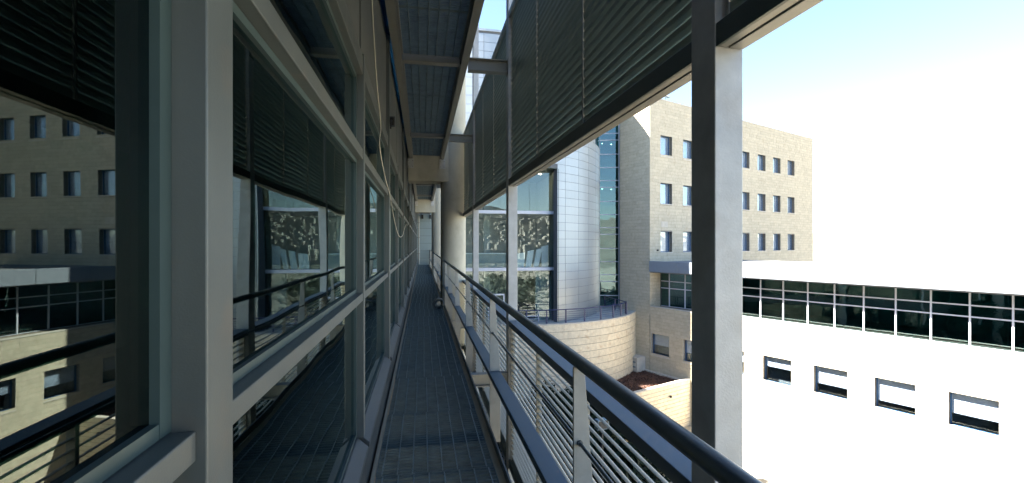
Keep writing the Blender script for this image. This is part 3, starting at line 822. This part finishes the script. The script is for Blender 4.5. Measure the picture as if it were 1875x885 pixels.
# roof and fascia of the wing
m = MB(); m.obox(C, nR, nL, Z3, .012, LW, -12, .005, HEAD+.005, -.02); m.build('wing_roof', M['roofm'], blk)
s = 0.0; 
while s < LW:
    MB().obox(C, nR, nL, Z3, s+(.012 if s == 0 else 0), min(s+2.9, LW)-.02, .008, .14, -.86, .07).build('fascia_panel', M['fascia'], blk, bevel=.01); s += 2.9
m = MB(); m.obox(C, nR, nL, Z3, .012, LW, -.5, .007, -.018, .05); m.build('roof_flashing', M['fascia'], blk)
m = MB(); m.obox(C, nR, nL, Z3, LW, LW+.3, -12, .0, GZ, -.03); m.obox(C, nR, nL, Z3, .3, LW, -12, -11.7, GZ, -.96); m.build('wing_end_wall', M['mortar'], blk)
stuff_st.build('stone', M['stone'], blk, kind='stuff')
# small marks on the stone: vent grille, pipe stub
g_ = MB()
for i in range(5): g_.obox(C, eR, nR, Z3, 1.55, 2.35, .009, .03, 3.55+.09*i-.45, 3.55+.09*i-.39)
g_.obox(C, eR, nR, Z3, 1.5, 2.4, .008, .016, 3.05, 3.55); g_.build('vent_grille', M['cope'], blk)
b_ = MB(); p = C+eR*.95+nR*.01+Z3*1.0; b_.tube([p, p+nR*.14], .07, 8); b_.build('pipe_stub', M['black'], blk)
# floodlight on the roof edge
p = C+eR*2.35+eL*.2+V((0, 0, TTOP+.09))
q = thing('roof_floodlight', 'small white floodlight tilted on the limestone roof edge', 'floodlight', tuple(p))
MB().tube([p, p+Z3*.28], .035, 8).build('stem', M['lampgrey'], q)
t = MB(); ez = (Z3*.8+nR*.5).normalized(); ey = eR.cross(ez).normalized()
t.obox(p+Z3*.42, eR, ey, ez, -.34, .34, -.24, .24, -.09, .09); t.build('head', M['lampgrey'], q, bevel=.03)
t = MB(); t.obox(p+Z3*.42, eR, ey, ez, -.28, .28, -.19, .19, .091, .10); t.build('lens', M['white'], q)

# glass strip between drum and stone block
st = thing('glazed_strip', 'narrow full height curtain wall of teal glass beside the drum', 'curtain wall', tuple(W(9.6, 46.1, GZ)))
so = W(8.0, 46.0); se = W(1, -.11).normalized(); sn = W(-.11, -1).normalized()
for v in (se, sn): v.z = 0
w0, w1 = .55, 2.42
zl = TZ
def zpx(y): return EYE-(y-447)/860*46.0
base = [343.6, 331.4, 307.6, 283.5, 259]
zs = []
for k in range(-3, 4):
    for y in base[:4]: zs.append(zpx(y+85.8*k))
zs = sorted(set([z for z in zs if z > TZ+.3] + [TZ]))
zs = [z for z in zs if z < 17]
for a, b2 in zip(zs, zs[1:]):
    MB().obox(so, se, sn, Z3, w0+.051, w1-.051, -.006, .006, a+.04, b2-.04).build('window_pane', M['sglass'], st)
    MB().obox(so, se, sn, Z3, w0+.051, w1-.051, -.05, .05, b2-.04, b2+.04).build('transom', M['whitetr'], st)
for x in (w0, w1, w1+.17): MB().obox(so, se, sn, Z3, x-.05, x+.05, -.08, .075, TZ-.3, 17).build('mullion', M['whitetr'], st)
m = MB(); m.obox(so, se, sn, Z3, -2, w1+2, -5.3, -5, GZ, 17); m.build('room_wall', M['inwall'], st)
m = MB()
for k in range(-1, 4): m.obox(so, se, sn, Z3, -2, w1+2, -5, -.1, zpx(337)+4.59*k-.3, zpx(337)+4.59*k+.2)
m.build('floor_slab', M['inwall'], st)
for k in range(0, 4):
    for x in (.95, 1.9):
        c0 = so+se*x+sn*(-1.2-x*.5)+Z3*(zpx(337)+4.59*k-.32); MB().tube([c0, c0+Z3*.018], .05, 10).build('downlight', M['down'], st)
m = MB(); m.obox(so, se, sn, Z3, -2, w1+3, -5.6, -.3, 16.6, 17); m.build('roof', M['roofm'], st)

# ------------------------------------------------------------------ garden wall, bed, box
G0 = W(14.28, 37.65)
gw = thing('garden_wall', 'low limestone garden wall with pale coping enclosing the red brown bed', 'garden wall', tuple(G0-eR*4+V((0, 0, GZ))))
GT = -9.25; GLn = 9.5
MB().obox(G0, nL, nR, Z3, 0.0, GLn, -.27, -.012, GZ, GT-.1).build('core', M['mortar'], gw)
z = GT-.1-.30; 
rest = MB(); cnt = 0
while z > GZ-.3:
    s = -random.random()*.6
    while s < GLn:
        w = random.uniform(.8, 1.3); a, c_ = max(s, 0), min(s+w-.008, GLn)
        if c_-a > .05:
            pr = random.uniform(0, .008)
            if z > -12 and a < 7 and cnt < 120: MB().obox(G0, nL, nR, Z3, a, c_, -.02, pr, z+.034, z+.30).build('stone', M['terr'], gw); cnt += 1
            else: rest.obox(G0, nL, nR, Z3, a, c_, -.02, pr, z+.034, z+.30)
        s += w
    z -= .30
rest.build('stone', M['terr'], gw, kind='stuff')
s = 0
while s < GLn: MB().obox(G0, nL, nR, Z3, s, min(s+1.2, GLn)-.008, -.30, .03, GT-.098, GT).build('coping', M['cope'], gw); s += 1.2
p = G0+nL*2.55+nR*.0+Z3*(GT-.95)
q = thing('wall_lamp', 'tiny black spot lamp on the face of the garden wall', 'lamp', tuple(p))
MB().tube([p, p+nR*.12], .035, 8).build('arm', M['black'], q); MB().tube([p+nR*.12-Z3*.08, p+nR*.12+Z3*.08], .085, 10).build('head', M['black'], q)
bedm = MB(); B0 = G0+eL*.27
nbx, nby = 60, 34
for j in range(nby+1):
    for i in range(nbx+1):
        pz = B0 + nL*(9.2*i/nbx) + eL*(8.0*j/nby); bedm.v.append(pz+Z3*(BED-.05+random.uniform(-.03, .03)))
for j in range(nby):
    for i in range(nbx):
        a = j*(nbx+1)+i; bedm.f.append((a, a+1, a+nbx+2, a+nbx+1)); bedm.sm.append(False)
bo = bedm.build('planting_bed', M['mulch']); bo['kind'] = 'structure'
ch = MB()
for k in range(9000):
    pz = B0 + nL*random.uniform(.05, 9.0) + eL*random.uniform(.1, 7.6) + Z3*(BED+random.uniform(-.05, .05))
    a = V((random.uniform(-1, 1), random.uniform(-1, 1), random.uniform(-.3, .6))).normalized()*random.uniform(.02, .065); b2 = a.cross(V((random.random(), random.random(), 1))).normalized()*random.uniform(.01, .03)
    ch.quad(pz-a-b2, pz+a-b2, pz+a+b2, pz-a+b2)
tag(ch.build('bark_chips', M['mulch']), kind='stuff')
kb = MB(); kb.obox(C, nR, nL, Z3, -3, 4.0, .02, .22, BED-.2, BED+.08); kbo = kb.build('bed_kerb', M['cope'])
tag(kbo, kind='structure')
q0 = C+eL*1.0+nL*.95
q = thing('utility_cabinet', 'pale utility cabinet on the bed beside the curved terrace wall', 'cabinet', tuple(q0+Z3*BED))
MB().obox(q0, eL, nL, Z3, -.55, .9, -.9, .15, BED-.1, BED+1.15).build('housing', M['cope'], q, bevel=.02)
m = MB()
for r_ in range(2):
    for c_ in range(2): m.obox(q0, eL, nL, Z3, -.35+.45*c_, -.05+.45*c_, .151, .17, BED+.3+.42*r_, BED+.42+.42*r_)
m.build('vent', M['lampgrey'], q); MB().obox(q0, eL, nL, Z3, -.58, .93, -.9, .18, BED+1.152, BED+1.2).build('lid', M['cope'], q, bevel=.01)

# ------------------------------------------------------------------ planting below the lower louvers
LATE = []
def leafy(name, label, cat, x, y, zt, rad, n, lf, group):
    t = thing(name, label, cat, (x, y, GZ), group)
    H = zt-GZ; tr = MB()
    lean = V((random.uniform(-.4, .4), random.uniform(-.4, .4), 0))
    base_ = V((x, y, GZ)); top = base_+V((0, 0, H*.75))+lean
    tr.tube([base_, base_.lerp(top, .4), top], [.13, .10, .04], 7)
    limbs = []
    for i in range(9):
        a = random.uniform(0, 6.28); s0 = base_.lerp(top, random.uniform(.35, .95)); e0 = s0+V((math.cos(a), math.sin(a), random.uniform(.2, .9)))*rad*random.uniform(.5, .85)
        tr.tube([s0, s0.lerp(e0, .5)+V((0, 0, .08)), e0], [.045, .03, .012], 5); limbs.append((s0, e0))
    tr.build('trunk', M['bark'], t)
    cr = MB(); clumps = []
    for i in range(34):
        a, w = random.uniform(0, 6.28), random.uniform(-1, 1); rr_ = rad*random.uniform(.35, 1.0); q = math.sqrt(1-w*w)
        clumps.append((V((x, y, zt-rad*1.25))+lean*.7+V((rr_*q*math.cos(a), rr_*q*math.sin(a), rr_*w*1.2)), random.uniform(.25, .55)*rad*.62))
    for i in range(n):
        c_, r_ = random.choice(clumps); d_ = V((random.gauss(0, 1), random.gauss(0, 1), random.gauss(0, 1))).normalized()
        p = c_+d_*r_*random.random()**.4
        if p.z > zt: p.z = zt - random.random()*.4
        u_ = V((random.gauss(0, 1), random.gauss(0, 1), random.gauss(0, .6))).normalized(); w_ = u_.cross(d_+V((.01, .02, .3))).normalized()
        L = lf*random.uniform(.6, 1.2)
        cr.quad(p, p+u_*L*.5+w_*L*.28, p+u_*L, p+u_*L*.5-w_*L*.28)
    cr.build('crown', M['leaf'], t)
for px_, d_, zt_, lab in ((1075, 27, -6.9, 'dark bushy tree at the left foot of the garden wall'), (1120, 29.5, -8.3, 'dark bushy tree against the middle of the garden wall face'), (1160, 31, -9.25, 'low dark bush before the garden wall lamp'), (1035, 25, -5.6, 'dark bushy tree between the curved terrace and the garden wall'), (1200, 30, -10.6, 'lowest dark bush in front of the garden wall'), (990, 24, -5.2, 'dark tree close under the curved terrace wall'), (1100, 22, -7.2, 'tall dark tree in front of the bushes at the garden wall'), (1150, 24, -8.2, 'round dark tree between the slats and the garden wall')):
    p_ = W((px_-937.5)/860*d_, d_); LATE.append((p_.x, p_.y, 2.2, zt_, lab))
TL = [(3.4, 4.2, 1.5), (4.6, 7.4, 1.9), (3.6, 10.6, 1.6), (5.6, 11.5, 2.2), (4.4, 15.0, 1.8), (6.6, 15.6, 2.3), (6.2, 4.6, 2.1), (7.6, 8.6, 2.4), (8.8, 13.0, 2.4), (3.2, 1.2, 1.5), (6.0, .8, 2.1), (8.8, 3.6, 2.4), (8.9, 18.6, 2.2), (6.6, 20.0, 2.0), (11.0, 9.5, 2.6), (11.6, 15.6, 2.6)]
wl = ['dark leafy tree close below the lower louvers by the near railing post', 'dark bushy tree below the louvers, seen through the slats past the second post', 'dark slim tree below the slats by the rust stained post', 'broad dark tree between two others under the louvers', 'dark tree under the slats in front of the round column', 'broad dark tree in front of the terrace wall', 'broad dark tree under the nearest slats, farther from the facade', 'tall dark tree in the middle of the planting below the louvers', 'dark tree nearest the left end of the garden wall', 'dark tree hidden below the nearest railing', 'dark tree beyond the nearest slats beside the viewer', 'broad dark tree under the wing of the limestone block', 'dark tree at the foot of the terrace wall', 'small dark tree at the foot of the terrace, nearest the drum glass', 'low broad dark tree in the middle of the courtyard', 'low broad dark tree before the garden wall']
for (x, y, r_), lab in zip(TL, wl):
    leafy('courtyard_tree', lab, 'tree', x, y, min(EYE-.98*x-.15, -1.9), r_, 6500, .23, 'dark trees in the courtyard')
fx = W(.191*9, 9, 0); fz = EYE-.383*9
q = thing('garden_floodlight', 'blue grey floodlight on a thin pole among the dark courtyard trees', 'floodlight', (fx.x, fx.y, GZ))
MB().tube([(fx.x, fx.y, GZ), (fx.x, fx.y, fz-.1)], .03, 8).build('pole', M['black'], q)
MB().obox(V((fx.x, fx.y, fz)), W(.9, .4).normalized(), W(-.4, .9).normalized(), Z3, -.13, .13, -.06, .06, -.10, .10).build('head', M['lampgrey'], q, bevel=.015)
MB().obox(V((fx.x, fx.y, fz)), W(.9, .4).normalized(), W(-.4, .9).normalized(), Z3, -.105, .105, -.066, -.061, -.075, .075).build('lens', M['black'], q)

for x, y, r_, zt_, lab in LATE: leafy('courtyard_tree', lab, 'tree', x, y, zt_, r_, 6500, .23, 'dark trees in the courtyard')

# bare tree and parked hillside foreground that the drum's glass mirrors
bt = thing('bare_tree', 'bare branched tree on the open ground behind the viewer', 'tree', (15.5, -10, GZ))
m = MB()
def branch(p, d_, L, r_, dep):
    e0 = p+d_*L; mid = p.lerp(e0, .5)+V((random.uniform(-.06, .06), random.uniform(-.06, .06), 0))*L
    m.tube([p, mid, e0], [r_, r_*.8, r_*.6], 5, caps=False)
    if dep:
        for i in range(random.choice((2, 3, 3))):
            nd = (d_+V((random.gauss(0, .5), random.gauss(0, .5), random.gauss(.15, .3)))).normalized(); branch(e0, nd, L*random.uniform(.62, .85), r_*.58, dep-1)
branch(V((15.5, -10, GZ)), V((.05, 0, 1)).normalized(), 1.9, .16, 6)
m.build('trunk', M['bark'], bt)
